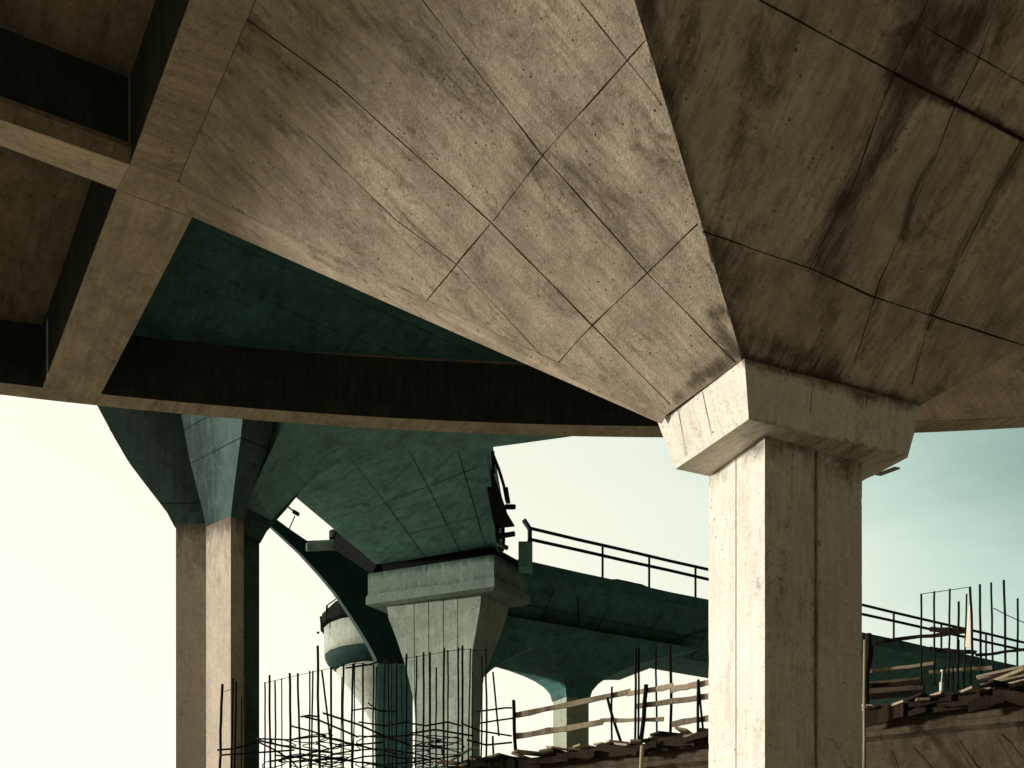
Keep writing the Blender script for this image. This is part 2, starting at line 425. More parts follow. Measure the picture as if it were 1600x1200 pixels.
# flared head: left and right faces as fine sheets
Lp, Np, Rp = Ph(1043, 647, HC), Ph(1160, 562, HC), Ph(1437, 634, HC)
P1 = Ph(278, 285, H); Q1 = Ph(400, 0, H); ad = (P1 - Q1).normalized()
def meet(p, d, l0, l1):      # walk from p along d until it projects on the photo line l0-l1
    (x0, y0), (x1, y1) = l0, l1
    g_ = lambda t: ((lambda q: (q[0] - x0) * (y1 - y0) - (q[1] - y0) * (x1 - x0))(pix(p + d * t)))
    best, bt = None, 0
    lo, prev = 0.0, g_(0.0); t = 0.0
    while t < 30:
        t += 0.02; cur = g_(t)
        if cur * prev <= 0: return p + d * t
        prev = cur
    return p + d * 8
TN = meet(P1, -ad, (1160, 562), (990, 0))
TR = meet(TN, BX, (1437, 634), (1600, 540))
TF = P1 + (TR - TN)
print('TN', TN, pix(TN), 'TR', TR, pix(TR), 'TF', pix(TF))
nL = (P1 - Np).cross(TN - Np); nL = nL.normalized(); nL = nL if nL.z < 0 else -nL
nR = (TN - Np).cross(TR - Np).normalized(); nR = nR if nR.z < 0 else -nR
Lp = on_plane(1043, 647, Np, nL); Rp = on_plane(1437, 634, Np, nR)
m = MB()
dL = stroke([
    ([(400, 60), (530, 170), (640, 240)], 40, 0.34), ([(690, 60), (900, 300), (1000, 410)], 60, 0.31), ([(880, 180), (1010, 350)], 70, 0.37),
    ([(440, 10), (560, 60)], 50, 0.31), ([(600, 30), (760, 180)], 60, 0.28), ([(830, 260), (800, 300)], 40, 0.37), ([(430, 190), (620, 340)], 35, 0.22),
    ([(1120, 490), (1155, 555)], 26, 0.81), ([(1060, 620), (1150, 560)], 16, 0.72), ([(330, 180), (380, 40)], 25, 0.25),
    ([(760, 370), (860, 470)], 40, 0.25), ([(920, 0), (1000, 160)], 40, 0.25), ([(1010, 180), (1100, 340)], 26, 0.28), ([(480, 300), (560, 380)], 30, 0.19)])
dR = stroke([
    ([(1000, 0), (1090, 330), (1160, 560)], 26, 0.8), ([(1412, 110), (1355, 270), (1285, 410)], 30, 0.72), ([(1440, 0), (1410, 100)], 40, 0.6), ([(1500, 30), (1450, 125)], 46, 0.7),
    ([(1397, 116), (1600, 219)], 13, 0.9), ([(1110, 370), (1180, 520), (1300, 580)], 40, 0.6), ([(1190, 40), (1130, 330)], 24, 0.42), ([(1060, 30), (1100, 180)], 44, 0.4),
    ([(1462, 245), (1437, 302), (1410, 366)], 9, 0.8), ([(1590, 235), (1507, 388), (1450, 510)], 14, 0.6), ([(1170, 562), (1300, 600), (1440, 632)], 15, 0.85), ([(1560, 0), (1510, 60)], 50, 0.5),
    ([(1310, 440), (1260, 560)], 34, 0.4), ([(1250, 20), (1200, 160)], 26, 0.35), ([(1440, 560), (1600, 500)], 26, 0.3), ([(1380, 450), (1345, 560)], 13, 0.45)])
m.grid([Lp, Np, TN, P1], 130, 240, 0, dL); g1 = (0, 131)
o2 = len(m.v); m.grid([Np, Rp, TR, TN], 220, 240, 1, dR)
inw = (P1 + TR + Rp) / 3
for j in range(241):
    for k in (j * 131, j * 131 + 130, o2 + j * 221, o2 + j * 221 + 220): m.v[k] = m.v[k] + (inw - m.v[k]).normalized() * chip(m.v[k], .03)
m.add([Rp, Rp + Lp - Np, TF, TR], [[0, 1, 2, 3]], 3)
m.add([Rp + Lp - Np, Lp, P1, TF], [[0, 1, 2, 3]], 1)
for pl, w in [([(345, 0), (530, 135), (765, 345), (1047, 632)], 0.022), ([(660, 0), (845, 240), (1010, 425), (1148, 566)], 0.018),
              ([(480, 210), (620, 345), (712, 412)], 0.016), ([(712, 412), (860, 570)], 0.012), ([(770, 345), (850, 240), (1022, 48)], 0.013), ([(665, 472), (765, 350)], 0.013),
              ([(872, 566), (925, 508)], 0.012), ([(925, 508), (1012, 425), (1090, 350)], 0.016), ([(905, 0), (1035, 165)], 0.009)]:
    m.strip(pl, Np, nL, w, 2)
for pl, w in [([(1187, 0), (1397, 114)], 0.02), ([(1397, 114), (1493, 163), (1600, 219)], 0.036), ([(1098, 362), (1267, 420), (1360, 462), (1600, 540)], 0.018), ([(1450, 0), (1397, 114), (1375, 170), (1337, 279), (1262, 425)], 0.018),
              ([(1562, 0), (1526, 99), (1493, 163)], 0.012), ([(1493, 163), (1464, 240), (1437, 302), (1410, 364), (1375, 438), (1335, 565)], 0.014), ([(1597, 217), (1554, 295), (1507, 388), (1450, 510), (1425, 600)], 0.014), ([(1440, 40), (1600, 130)], 0.009)]:
    m.strip(pl, Np, nR, w, 2)
def tie_hole(x, y, n, r=.010):
    c = on_plane(x, y, Np, n) + n * .0012; t = n.cross(UP).normalized(); b_ = n.cross(t)
    m.add([c + (t * math.cos(2 * math.pi * k / 10) + b_ * math.sin(2 * math.pi * k / 10)) * r for k in range(10)], [list(range(10))], 2)
for x, y in [(470, 300), (560, 395), (640, 250), (700, 320), (610, 130), (720, 175), (820, 330), (760, 440), (860, 425), (900, 330), (935, 440), (830, 120), (930, 210), (1000, 300), (1000, 530), (1060, 440), (980, 600), (1080, 540)]: tie_hole(x, y, nL)
for x, y in [(1180, 200), (1250, 120), (1300, 230), (1210, 330), (1330, 380), (1420, 210), (1500, 260), (1440, 420), (1540, 420), (1250, 490), (1400, 530), (1500, 80)]: tie_hole(x, y, nR)
m.build('flared_head', ['warm', 'shade', 'joint', 'palesoffit'], pier, recalc=False)

# ------------------------------------------------------------------ NEAR DECK: slab, beams, edge beam
deck = thing('viaduct_deck', 'nearest brown viaduct deck overhead with coffered soffit and crossing beams', 'bridge deck')
CX, CYR, RR = 3.4, 21.68 - 48, 48.0
def arc(x, off=0.0):
    r = RR - off; return Vector((x, CYR + math.sqrt(r * r - (x - CX) ** 2), 0))
XL, XR = -9.7, 26.0  # left end is unseen, cut short to let the low sun in
xs = [XL + (XR - XL) * i / 48 for i in range(49)]
outer = [arc(x) for x in xs]; inner = [arc(x, 0.45) for x in xs]
near_y = -24.0  # unseen rear run of the deck, lengthened to shade faces turned back
m = MB(); poly = [Vector((xs[0], near_y, 0)), Vector((xs[-1], near_y, 0))] + [arc(x, 0.1) for x in xs[::-1]]
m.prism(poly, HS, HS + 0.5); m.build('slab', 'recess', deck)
m = MB()
for i in range(48):
    q = [outer[i], outer[i + 1], inner[i + 1], inner[i]]
    m.add([up(q[0], H), up(q[1], H), up(q[2], H), up(q[3], H), up(q[0], H + 2.2), up(q[1], H + 2.2), up(q[2], H + 2.2), up(q[3], H + 2.2)],
          [[0, 1, 2, 3], [0, 1, 5, 4], [4, 5, 6, 7]])
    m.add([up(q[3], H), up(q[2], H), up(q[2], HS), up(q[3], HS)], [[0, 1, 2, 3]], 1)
m.build('edge_beam', ['soffit', 'beamshade'], deck)
def block(soff, h0, h1, name, mat, bevel=0.015):
    mm = MB(); mm.prism(soff, h0, h1)
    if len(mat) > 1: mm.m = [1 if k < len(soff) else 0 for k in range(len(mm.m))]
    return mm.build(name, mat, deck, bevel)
c1, c2, c3, c4 = Ph(203, 258, H), Ph(278, 285, H), Ph(301, 340, H), Ph(183, 297, H)
u1, u2 = Ph(297, 0, H), Ph(400, 0, H)
e1, e2 = c1 + (u1 - c1) * 5.5, c2 + (u2 - c2) * 4.6
block([e1, e2, c2, c1], H, HS + 0.05, 'longitudinal_beam', ['crossgrain', 'beamshade'])
block([c1, c2, c3, c4], H + 0.003, HS + 0.05, 'beam_crossing', ['soffit'], 0.01)
d1, d2 = Ph(65, 611, H), Ph(152, 628, H)
block([c4, c3, d2, d1], H - 0.001, HS + 0.05, 'longitudinal_beam', ['soffit', 'beamshade'])
l1, l2 = Ph(0, 187, H), Ph(0, 228, H)
f1, f2 = c1 + (l1 - c1) * 3.2, c4 + (l2 - c4) * 3.2
block([f1, c1, c4, f2], H, HS + 0.05, 'cross_beam', ['litbeam', 'beamshade'])
# ledge on the upper side of the cross beam
mm = MB(); k1, k2 = up(f1, H + 0.02) - AX * 0.12, up(c1, H + 0.02) - AX * 0.12
mm.loft([[up(f1, H + .004), k1 + UP * 0.12, up(k1, H + .2), up(f1, H + .26)], [up(c1, H + .004), k2 + UP * 0.12, up(k2, H + .2), up(c1, H + .26)]])
mm.build('beam_ledge', 'recess', deck)
# tapering rib that carries the cross beam down to the capital
mm = MB(); t1 = Lp + AX * .006
mm.loft([[P1 + AX * 0.006, c3 + UP * 0.002, up(c3, HS + .05), up(P1, HS + .05)], [t1, t1 + AX * 0.12 - UP * 0.08, up(t1 + AX * 0.12, HC + .2), up(t1, HC + .2)]])
mm.build('tapered_rib', 'soffit', deck, 0.01)
# slab bay with teal shade in its colour, between the beams and the edge
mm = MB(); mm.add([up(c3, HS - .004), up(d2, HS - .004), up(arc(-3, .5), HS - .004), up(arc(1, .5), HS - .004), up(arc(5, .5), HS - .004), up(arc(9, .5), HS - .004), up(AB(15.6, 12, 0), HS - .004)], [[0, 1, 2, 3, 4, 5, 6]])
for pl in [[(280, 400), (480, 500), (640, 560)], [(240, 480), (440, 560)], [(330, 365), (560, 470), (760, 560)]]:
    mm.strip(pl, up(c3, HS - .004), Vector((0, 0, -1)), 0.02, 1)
mm.build('slab_bay', ['tealshade', 'gjoint'], deck, recalc=False)
# solid soffit between the flared head and the edge on the right, and over the viewer
q = [TF, TR, up(Vector((26, 9, 0)), H)] + [up(arc(x, 0.455), H) for x in (26, 22, 18, 15, 12, 9.5, 8, 7)]
block([Vector((p.x, p.y, 0)) for p in q], H + 0.002, HS + .05, 'soffit_panel', ['palesoffit'], 0)
block([e2 + BX * 0, TN, TR, Vector((26, 8.9, 0)), Vector((26, near_y + .1, 0)), Vector((e2.x, near_y + .1, 0))], H + 0.004, HS + .05, 'soffit_panel', ['shade'], 0)
# unseen beam along the left side, added to keep sun out of the coffers
p0, p1_ = Vector((XL, near_y, 0)), arc(XL, 0.5)
block([p0, Vector((XL + .6, near_y, 0)), Vector((XL + .6, p1_.y, 0)), Vector((XL, p1_.y, 0))], H, HS + 1.2, 'edge_beam', ['soffit'])

# ------------------------------------------------------------------ SECOND PIER (left): cross-shaped column under a flared head
D2 = 27.0
A2 = Vector((-0.75, 0.66, 0)).normalized(); B2 = Vector((0.66, 0.75, 0)).normalized()
I2 = P(322, 820, D2); C2 = up(I2, 0) + B2 * .18 + A2 * .18
T2_ = I2 - A2 * 1.0 + B2 * .36
J2 = T2_ + A2 * .9
def right_end():
    for k in range(400):
        e = J2 + B2 * (.005 * k)
        if pix(e)[0] >= 405: return .005 * k
    return 1.0
L2 = right_end(); C2 = P(346, 820, D2 - .1)
def section2(s_, h):
    st = 1; W = Vector((-.72, 0, 0))
    q = [I2 + W, I2, I2 - A2 * 1.0, T2_, J2, J2 + B2 * L2 * st, J2 + B2 * L2 * st + A2 * .4, I2 + Vector((.7, 1.5, 0)), I2 + Vector((.1, 1.5, 0)), I2 + W + Vector((0, .45, 0))]
    return [up(C2 + (p - C2) * s_, h) for p in q]
pier2 = thing('viaduct_pier', 'left beige cross-shaped pier with green flared head below the deck edge', 'pier')
hh = lambda y: (YH - y) / F * D2
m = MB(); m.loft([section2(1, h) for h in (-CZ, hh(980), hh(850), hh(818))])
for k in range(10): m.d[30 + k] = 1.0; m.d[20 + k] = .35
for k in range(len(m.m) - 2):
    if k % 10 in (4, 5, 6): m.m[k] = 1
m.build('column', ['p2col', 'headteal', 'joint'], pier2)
m = MB(); prof = [(823, 1.03), (800, 1.2), (775, 1.46), (745, 1.78), (715, 2.08), (680, 2.36), (645, 2.62), (600, 2.95), (560, 3.3)]
m.loft([section2(s_, hh(y)) for y, s_ in prof])
for k in range(len(prof)): m.d[k * 10 + 1] = .95; m.d[k * 10 + 3] = .5; m.d[k * 10 + 4] = .8
for y, s_ in ((786, 1.338), (722, 2.01), (668, 2.45)):
    m.loft([section2(s_ * 1.004, hh(y)), section2(s_ * 1.009, hh(y - 1.6))], 1, False)
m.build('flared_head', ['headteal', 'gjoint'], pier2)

deck2 = thing('viaduct_deck', 'green arched deck of the left pier behind the nearest deck edge', 'bridge deck')
m = MB(); m.prism([Vector((-11, 23.2, 0)), Vector((9, 23.2, 0)), Vector((9, 28.6, 0)), Vector((-11, 28.6, 0))], hh(560) - .05, hh(560) + .7)
m.build('slab', 'deepteal', deck2)
m = MB(); low = [(424, 813), (440, 796), (460, 775), (480, 757), (500, 738), (521, 722), (548, 711), (580, 705), (640, 704), (700, 705), (760, 700), (820, 692), (885, 683), (960, 672), (1060, 655)]
fr = [P(x, y, 28.4) for x, y in low]; bk = [p + Vector((-.5, -min(2.9, .5 + .42 * i), 0)) + UP * .12 for i, p in enumerate(fr)]
n_ = len(fr)
top_f = [up(p, hh(560)) for p in fr]; top_b = [up(p, hh(560)) for p in bk]
m.add(fr + bk + top_f + top_b, [[i, i + 1, n_ + i + 1, n_ + i] for i in range(n_ - 1)] + [[i, i + 1, 2 * n_ + i + 1, 2 * n_ + i] for i in range(n_ - 1)] + [[n_ + i, n_ + i + 1, 3 * n_ + i + 1, 3 * n_ + i] for i in range(n_ - 1)] + [[0, n_, 3 * n_, 2 * n_]])
m.build('arched_beam', 'teal', deck2)

# ------------------------------------------------------------------ THIRD PIER (middle) and the ramp span resting on it
D3 = 36.0
pier3 = thing('viaduct_pier', 'grey green middle pier with a heavy ledged cap and ribbed tapering shaft', 'pier')
A3 = Vector((-0.918, 0.395, 0)); B3 = Vector((0.54, 0.84, 0)).normalized()   # A3 along the front face, B3 into depth
Nc3 = P(772, 920, D3)
hy = lambda y: (YH - y) / F * D3
def cap3(l, r, n, h):
    base = up(Nc3, h) + (A3 * -n + B3 * -n)
    return [base, base + A3 * (l + 2 * n), base + A3 * (l + 2 * n) + B3 * (r + 2 * n), base + B3 * (r + 2 * n)]
cl, cr = 4.62, 2.05
m = MB(); m.loft([cap3(cl, cr, 0, hy(902)), cap3(cl, cr, 0, hy(882)), cap3(cl, cr, 0, hy(866))])
for k in range(4): m.d[8 + k] = .9; m.d[k] = .5
m.build('cap', 'cap', pier3)
m = MB(); qb = cap3(cl - .35, cr, -.12, 0); m.prism(qb, hy(868), 13.2); m.build('gap_shade_strip', 'black', pier3)  # black strip stands in for the shaded gap below the ramp end
m = MB(); m.loft([cap3(cl, cr, -.12, hy(921)), cap3(cl, cr, .05, hy(917)), cap3(cl, cr, .05, hy(905)), cap3(cl, cr, .012, hy(901))]); m.build('cap_ledge', 'cap', pier3, 0.015)
m = MB()
DL, DR = D3 + 1.75, D3 + .55
def sh(x0, x1, y, dpt, ch):     # shaft section: front face x0..x1, receding right chamfer
    p = P(x0, y, DL); p.z = CZ + hy(y); q_ = P(x1, y, DR); q_.z = CZ + hy(y)
    return [p, q_, q_ + Vector((ch, ch * 1.3, 0)), q_ + Vector((ch * .6, dpt, 0)), p + Vector((0.5, dpt, 0)), p + Vector((.1, .5, 0))]
SH = [(650, 738, 1590, 1.2, .22), (650, 738, 1130, 1.2, .24), (647, 738, 1080, 1.2, .28), (640, 737, 1045, 1.2, .38), (631, 738, 1010, 1.2, .6), (620, 744, 975, 1.2, .75), (607, 750, 940, 1.2, .85), (604, 752, 915, 1.2, .9)]
m.loft([sh(*q) for q in SH])
for x in (648, 671, 694, 716):
    pts = []
    for a_, b_, y, _, _ in SH[1:]:
        k = max(.02, (x - a_) / (b_ - a_)); p, q_ = sh(a_, b_, y, 1, .2)[:2]
        pts.append(p.lerp(q_, k) + Vector((-.001, -.008, 0)))
    m.add([p + Vector((s_ * .011, 0, 0)) for p in pts for s_ in (-1, 1)], [[2 * i, 2 * i + 1, 2 * i + 3, 2 * i + 2] for i in range(len(pts) - 1)], 1)
m.build('shaft', ['shaft', 'gjoint'], pier3)

ramp = thing('viaduct_deck', 'dark green ramp span whose end rests on the ledged cap of the middle pier', 'bridge deck')
fl, fr_, nl_, nr_ = P(586, 881, D3 + 1.9), P(787, 861, D3 + .6), P(425, 745, 30.4), P(742, 620, 30.4)
m = MB(); K = 14; rings = []
for i in range(K + 1):
    t = i / K; l, r_ = nl_.lerp(fl, t), nr_.lerp(fr_, t)
    bow = 0
    l = l + Vector((.25 * bow, 0, 0)); r_ = r_ + Vector((.22 * bow, 0, 0))
    w_ = (r_ - l); e_ = w_.normalized()
    rings.append([l, l + w_ * .06 - UP * .03, l + w_ * .3 - UP * .07, r_ - UP * .02, r_ + UP * 1.3 + e_ * .02, l - e_ * .15 + UP * 1.3, l - e_ * .12 + UP * .12])
m.loft(rings, 0)
def on_ramp(t, u):
    i = min(K - 1, int(t * K)); f = t * K - i
    g_ = lambda q: (q[1].lerp(q[2], (u - .06) / .24) if u < .3 else q[2].lerp(q[3], (u - .3) / .7))
    return g_(rings[i]).lerp(g_(rings[i + 1]), f)
for (t0, u0), (t1_, u1_) in [((0, .36), (1, .42)), ((0, .62), (1, .69)), ((.1, .86), (1, .88)), ((.72, .41), (.70, .99)), ((.42, .38), (.38, .99)), ((.86, .1), (.88, .4)), ((.6, .08), (.62, .4))]:
    pl = [on_ramp(min(.9999, t0 + (t1_ - t0) * k / 20), u0 + (u1_ - u0) * k / 20) for k in range(21)]
    pts = []
    for k, p in enumerate(pl):
        t = (pl[min(k + 1, 20)] - pl[max(k - 1, 0)]).normalized(); x = t.cross(UP).normalized() * (.010 * (1 + .8 * noise.noise(p * 2)))
        pts += [p - x - UP * .035, p + x - UP * .035]
    m.add(pts, [[2 * k, 2 * k + 1, 2 * k + 3, 2 * k + 2] for k in range(20)], 1)
m.build('girder', ['rampteal', 'gjoint'], ramp)

# dark side shutter hanging on the ramp's right edge, its props and curved rail
sf = thing('side_shutter', 'black side shutter panel hanging along the right edge of the ramp', 'formwork')
m = MB()
sp = [(756, 698), (768, 735), (783, 775), (793, 805), (804, 823)]; sq = [(748, 700), (757, 740), (764, 780), (770, 812), (774, 826)]
fr3 = [P(x, y, 33 + .5 * i) for i, (x, y) in enumerate(sp)]; bk3 = [P(x, y, 33 + .5 * i) for i, (x, y) in enumerate(sq)]
off = Vector((0, -.12, 0)); n_ = 5
m.add(fr3 + bk3 + [p + off for p in fr3] + [p + off for p in bk3],
      [[i, i + 1, n_ + i + 1, n_ + i] for i in range(4)] + [[2 * n_ + i, 2 * n_ + i + 1, 3 * n_ + i + 1, 3 * n_ + i] for i in range(4)] +
      [[i, i + 1, 2 * n_ + i + 1, 2 * n_ + i] for i in range(4)] + [[n_ + i, n_ + i + 1, 3 * n_ + i + 1, 3 * n_ + i] for i in range(4)] + [[4, 9, 19, 14], [0, 5, 15, 10]])
m.build('panel', 'darkwood', sf)
for pts, r in [([(777, 822), (777, 838), (780, 862)], .07), ([(786, 825), (787, 845), (785, 860)], .06)]:
    m = MB(); m.tube([P(x, y, 34.8) for x, y in pts], r); m.build('prop', 'rail', sf)
for (x0, y0), (x1, y1) in [((778, 838), (804, 834)), ((790, 792), (804, 792)), ((778, 850), (792, 856))]:
    m = MB(); m.tube([P(x0, y0, 34.8), P(x1, y1, 34.6)], .08); m.build('bracket', 'rail', sf)
rl = thing('curved_rail', 'short bent rail standing on the right edge of the ramp', 'railing')
m = MB(); m.bar(P(770, 706, 33), P(771.5, 740, 33), .1, .1); m.build('post', 'rail', rl)
m = MB(); m.tube([P(x, y, 33.2) for x, y in [(771, 712), (780, 735), (787, 758), (791, 780), (793, 786)]], .05); m.build('rail', 'rail', rl)
m = MB(); m.tube([P(x, y, 34) for x, y in [(791, 762), (793, 775), (795, 786)]], .06); m.build('post', 'rail', rl)
m = MB(); m.prism([P(810, 0, 36.4), P(832, 0, 36.4), P(832, 0, 37), P(810, 0, 37)], hy(880), hy(838)); m.add([], [])
tag(m.build('upright_block', 'teal', None, 0.03), 'green concrete stub standing on the right corner of the ledged cap', 'concrete block')

# ------------------------------------------------------------------ FAR DECK with handrail, fan piers
far = thing('viaduct_deck', 'far straight dark green deck with handrail crossing behind the middle pier', 'bridge deck')
HF = 13.3
E0, E1 = Ph(830, 878, HF), Ph(1107, 937, HF); fd = (E1 - E0).normalized(); fn = Vector((-fd.y, fd.x, 0))
sec = [(0, HF), (0, HF - .42), (.35, HF - .5), (2.2, HF - 1.6), (4.8, HF - 1.35), (6.2, HF - .5), (6.2, HF)]
m = MB(); rings = []
for t in [-.45] + [i * 2.0 for i in range(1, 24)]:
    rings.append([up(E0 + fd * t + fn * o, h) + UP * (.04 * noise.noise(Vector((t * .7, h, 1)))) for o, h in sec])
m.loft(rings)
def far_line(p, q, w=.012):
    p, q = Vector(p), Vector(q); pts = []; t = (q - p).normalized(); x = t.cross(Vector((0, -.5, -.87))).normalized()
    for k in range(13):
        c = p.lerp(q, k / 12) + Vector((.01, -.03, -.045)); ww = w * (1 + .7 * noise.noise(c * 1.6)); pts += [c - x * ww, c + x * ww]
    m.add(pts, [[2 * k, 2 * k + 1, 2 * k + 3, 2 * k + 2] for k in range(12)], 1)
fp = lambda t, o, h: up(E0 + fd * t + fn * o, h)
sl = lambda o: HF - .5 - (o - .35) * 1.1 / 1.85
for t in (1.2, 3.6, 5.9, 8.3, 10.6, 13.5, 17): far_line(fp(t, .45, sl(.45)), fp(t + .3, 2.1, sl(2.1)))
far_line(fp(.4, 1.2, sl(1.2)), fp(16, 1.25, sl(1.25)))
far_line(fp(2.2, .5, sl(.5)), fp(3.4, 2.15, sl(2.15)), .02); far_line(fp(8.6, .6, sl(.6)), fp(6.3, 2.15, sl(2.15)), .02)
m.build('girder', ['deepteal', 'gjoint'], far)
hr = thing('handrail', 'long two-pipe handrail on top of the far straight deck', 'railing')
for hgt in (1.22, .86):
    m = MB(); m.tube([up(E0 + fd * (.1 + t) + fn * .25, HF + hgt + .03 * noise.noise(Vector((t, hgt, 0)))) for t in range(0, 45, 2)], .055); m.build('rail', 'rail', hr)
for t in [.1, 3.1, 5.15, 7.3, 9.5, 12, 15, 18, 21, 24, 27, 30, 33, 36, 39, 42]:
    m = MB(); m.tube([up(E0 + fd * t + fn * .25, HF - .02), up(E0 + fd * t + fn * .25, HF + 1.24)], .045); m.build('post', 'rail', hr)
m = MB(); q0 = up(E0 + fd * .1 + fn * .25, HF + 1.2)
m.tube([q0 + Vector((-.2, 0, .3)), q0, q0 + Vector((0, 0, -.4)), q0 + Vector((-.35, 0, -1.1))], .09); m.build('brace', 'rail', hr)
heap = MB(); c_ = E0 + fd * 4.2 + fn * .2
heap.loft([[up(c_ + fd * x + fn * y, HF - .02) for x, y in ((-1.1, -.1), (1.1, -.1), (1, .6), (-1, .6))], [up(c_ + fd * x + fn * y, HF + .13) for x, y in ((-.5, 0), (.6, 0), (.5, .4), (-.4, .4))]])
tag(heap.build('debris_sack', 'rail'), 'dark flat heap lying under the handrail of the far deck', 'sack')

def fan_pier(name, label, px, col_h, D, mats, lf=None):
    t = thing(name, label, 'pier')
    ctr = P(px, 1095, D)
    def sq(w, g_, h): # square with corner to the viewer, axes A,B; g_ lengthens the deck direction
        o = up(ctr, h)
        return [o - AX * w - BX * w * g_, o - AX * w + BX * w * g_, o + AX * w + BX * w * g_, o + AX * w - BX * w * g_]
    def sq2(w, g_, h):
        o = up(ctr, h); gl_ = w * g_ if lf is None else min(w * g_, lf)
        return [o - AX * w - BX * gl_, o - AX * w + BX * w * g_, o + AX * w + BX * w * g_, o + AX * w - BX * gl_]
    mm = MB(); mm.loft([sq(.5, 1, -CZ), sq(.5, 1, col_h)]); mm.build('column', mats[0], t, 0.02)
    mm = MB(); top = HF - 1.48
    mm.loft([sq2(.52 + (2.2) * (k / 8) ** 1.7, 1 + .5 * (k / 8) ** 1.5, col_h - .02 + (top - col_h) * (k / 8) ** .85) for k in range(9)])
    mm.build('flared_head', mats[1], t)
    return t
fan_pier('viaduct_pier', 'small far pier with fan head standing between two white arches', 892, 9.95, 43.4, ['farcol', 'deepteal'])
fan_pier('viaduct_pier', 'dark far pier with fan head mostly hidden behind the ribbed middle shaft', 708, 9.3, 40.9, ['deepteal', 'deepteal'], .6)

# curved ramp arm on the left, sweeping down to its pier
arm = thing('curved_ramp', 'dark green curved ramp arching down behind the middle pier from upper left', 'bridge deck')
low = [(385, 795), (425, 828), (465, 865), (497, 900), (518, 925), (536, 951), (555, 980), (570, 1005), (579, 1022), (586, 1038)]
hi = [(385, 772), (425, 806), (452, 826), (480, 845), (522, 843), (560, 868), (590, 890), (620, 915), (650, 960), (660, 1038)]
m = MB(); rings = []
for i, ((x0, y0), (x1, y1)) in enumerate(zip(low, hi)):
    d = 42 + i * .35
    a_, b_ = P(x0, y0, d + 2.2), P(x0 + 6, y0 + 1, d); c_, e_ = P(x1, y1, d), P(x1, y1, d + 2.2)
    rings.append([a_, b_, c_, e_])
m.loft(rings); m.build('arched_arm', 'armteal', arm)
m = MB(); m.prism([P(588, 1038, 44), P(645, 1038, 44), P(645, 1038, 46), P(588, 1038, 46)], -CZ, (YH - 1037) / F * 44); m.build('column', 'deepteal', arm, .03)
par = MB()
par.loft([[P(478, y0, 41.5), P(524, y1, 41.5), P(524, y1, 41.9), P(478, y0, 41.9)] for y0, y1 in ((862, 860), (848, 842))])
tag(par.build('parapet_block', 'cap', None, .05), 'pale parapet piece on top of the curved ramp below the ramp span', 'parapet')
dr = MB(); dr.tube([P(526, 843, 41.6), P(526, 831, 41.6)], .28, 10)
tag(dr.build('drum', 'rail', None), 'small black drum on the curved ramp beside the pale parapet', 'drum')
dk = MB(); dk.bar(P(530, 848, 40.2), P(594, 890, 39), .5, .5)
tag(dk.build('gap_shade_bar', 'black', None), 'black bar added as the dark gap under the left end of the ramp span', 'beam')  # added black bar standing in for the shaded void
lamp = thing('street_lamp', 'tiny street lamp on a thin mast above the curved ramp', 'street lamp')
m = MB(); m.tube([P(452, 826, 42.4), P(461, 806, 42.4)], .022); m.build('mast', 'rail', lamp)
m = MB(); m.bar(P(449, 791, 42.4), P(463, 802, 42.4), .06, .05); m.build('arm', 'rail', lamp)
m = MB(); m.bar(P(458, 799, 42.4), P(467, 804, 42.4), .14, .12); m.build('lamp_head', 'rail', lamp)

# unfinished far pier with pale flare
pf = thing('viaduct_pier', 'pale unfinished far pier with round banded cap and rail loops left of curved ramp', 'pier')
D6 = 62.0
def ring6(r, y, cx=600, n=20): # lathe ring about a vertical axis, r in photo pixels
    c_ = P(cx, y, D6 + 3); return [c_ + Vector((math.cos(2 * math.pi * i / n), math.sin(2 * math.pi * i / n), 0)) * (r * D6 / F) for i in range(n)]
m = MB(); m.loft([ring6(16, 1590), ring6(16, 1150), ring6(24, 1125), ring6(40, 1098), ring6(58, 1075), ring6(78, 1052)], smooth=True); m.build('flare', 'farwhite', pf)
m = MB(); m.loft([ring6(78, 1051), ring6(92, 1040), ring6(97, 1030)], smooth=True); m.build('cap_soffit', 'armteal', pf)
m = MB(); m.loft([ring6(97, 1030), ring6(98, 1020), ring6(98, 988)], smooth=True); m.build('cap_band', 'farwhite', pf)
m = MB(); m.loft([ring6(98, 989), ring6(104, 986), ring6(101, 968), ring6(88, 955), ring6(60, 947)]); m.build('cap_formwork', 'black', pf)
rr = thing('guard_rail', 'thin broken guard rail on the round cap of the pale far pier', 'railing')
for pts in [[(511, 946), (510, 960), (510, 975)], [(501, 963), (502, 975), (505, 980), (506, 974)], [(495, 989), (499, 988)]]:
    m = MB(); m.tube([P(x, y, D6 + 1) for x, y in pts], .06); m.build('post', 'rail', rr)
for pts in [[(511, 946), (525, 936)], [(512, 960), (524, 951), (536, 944)]]:
    m = MB(); m.tube([P(x, y, D6 + 1) for x, y in pts], .035); m.build('rail', 'rail', rr)

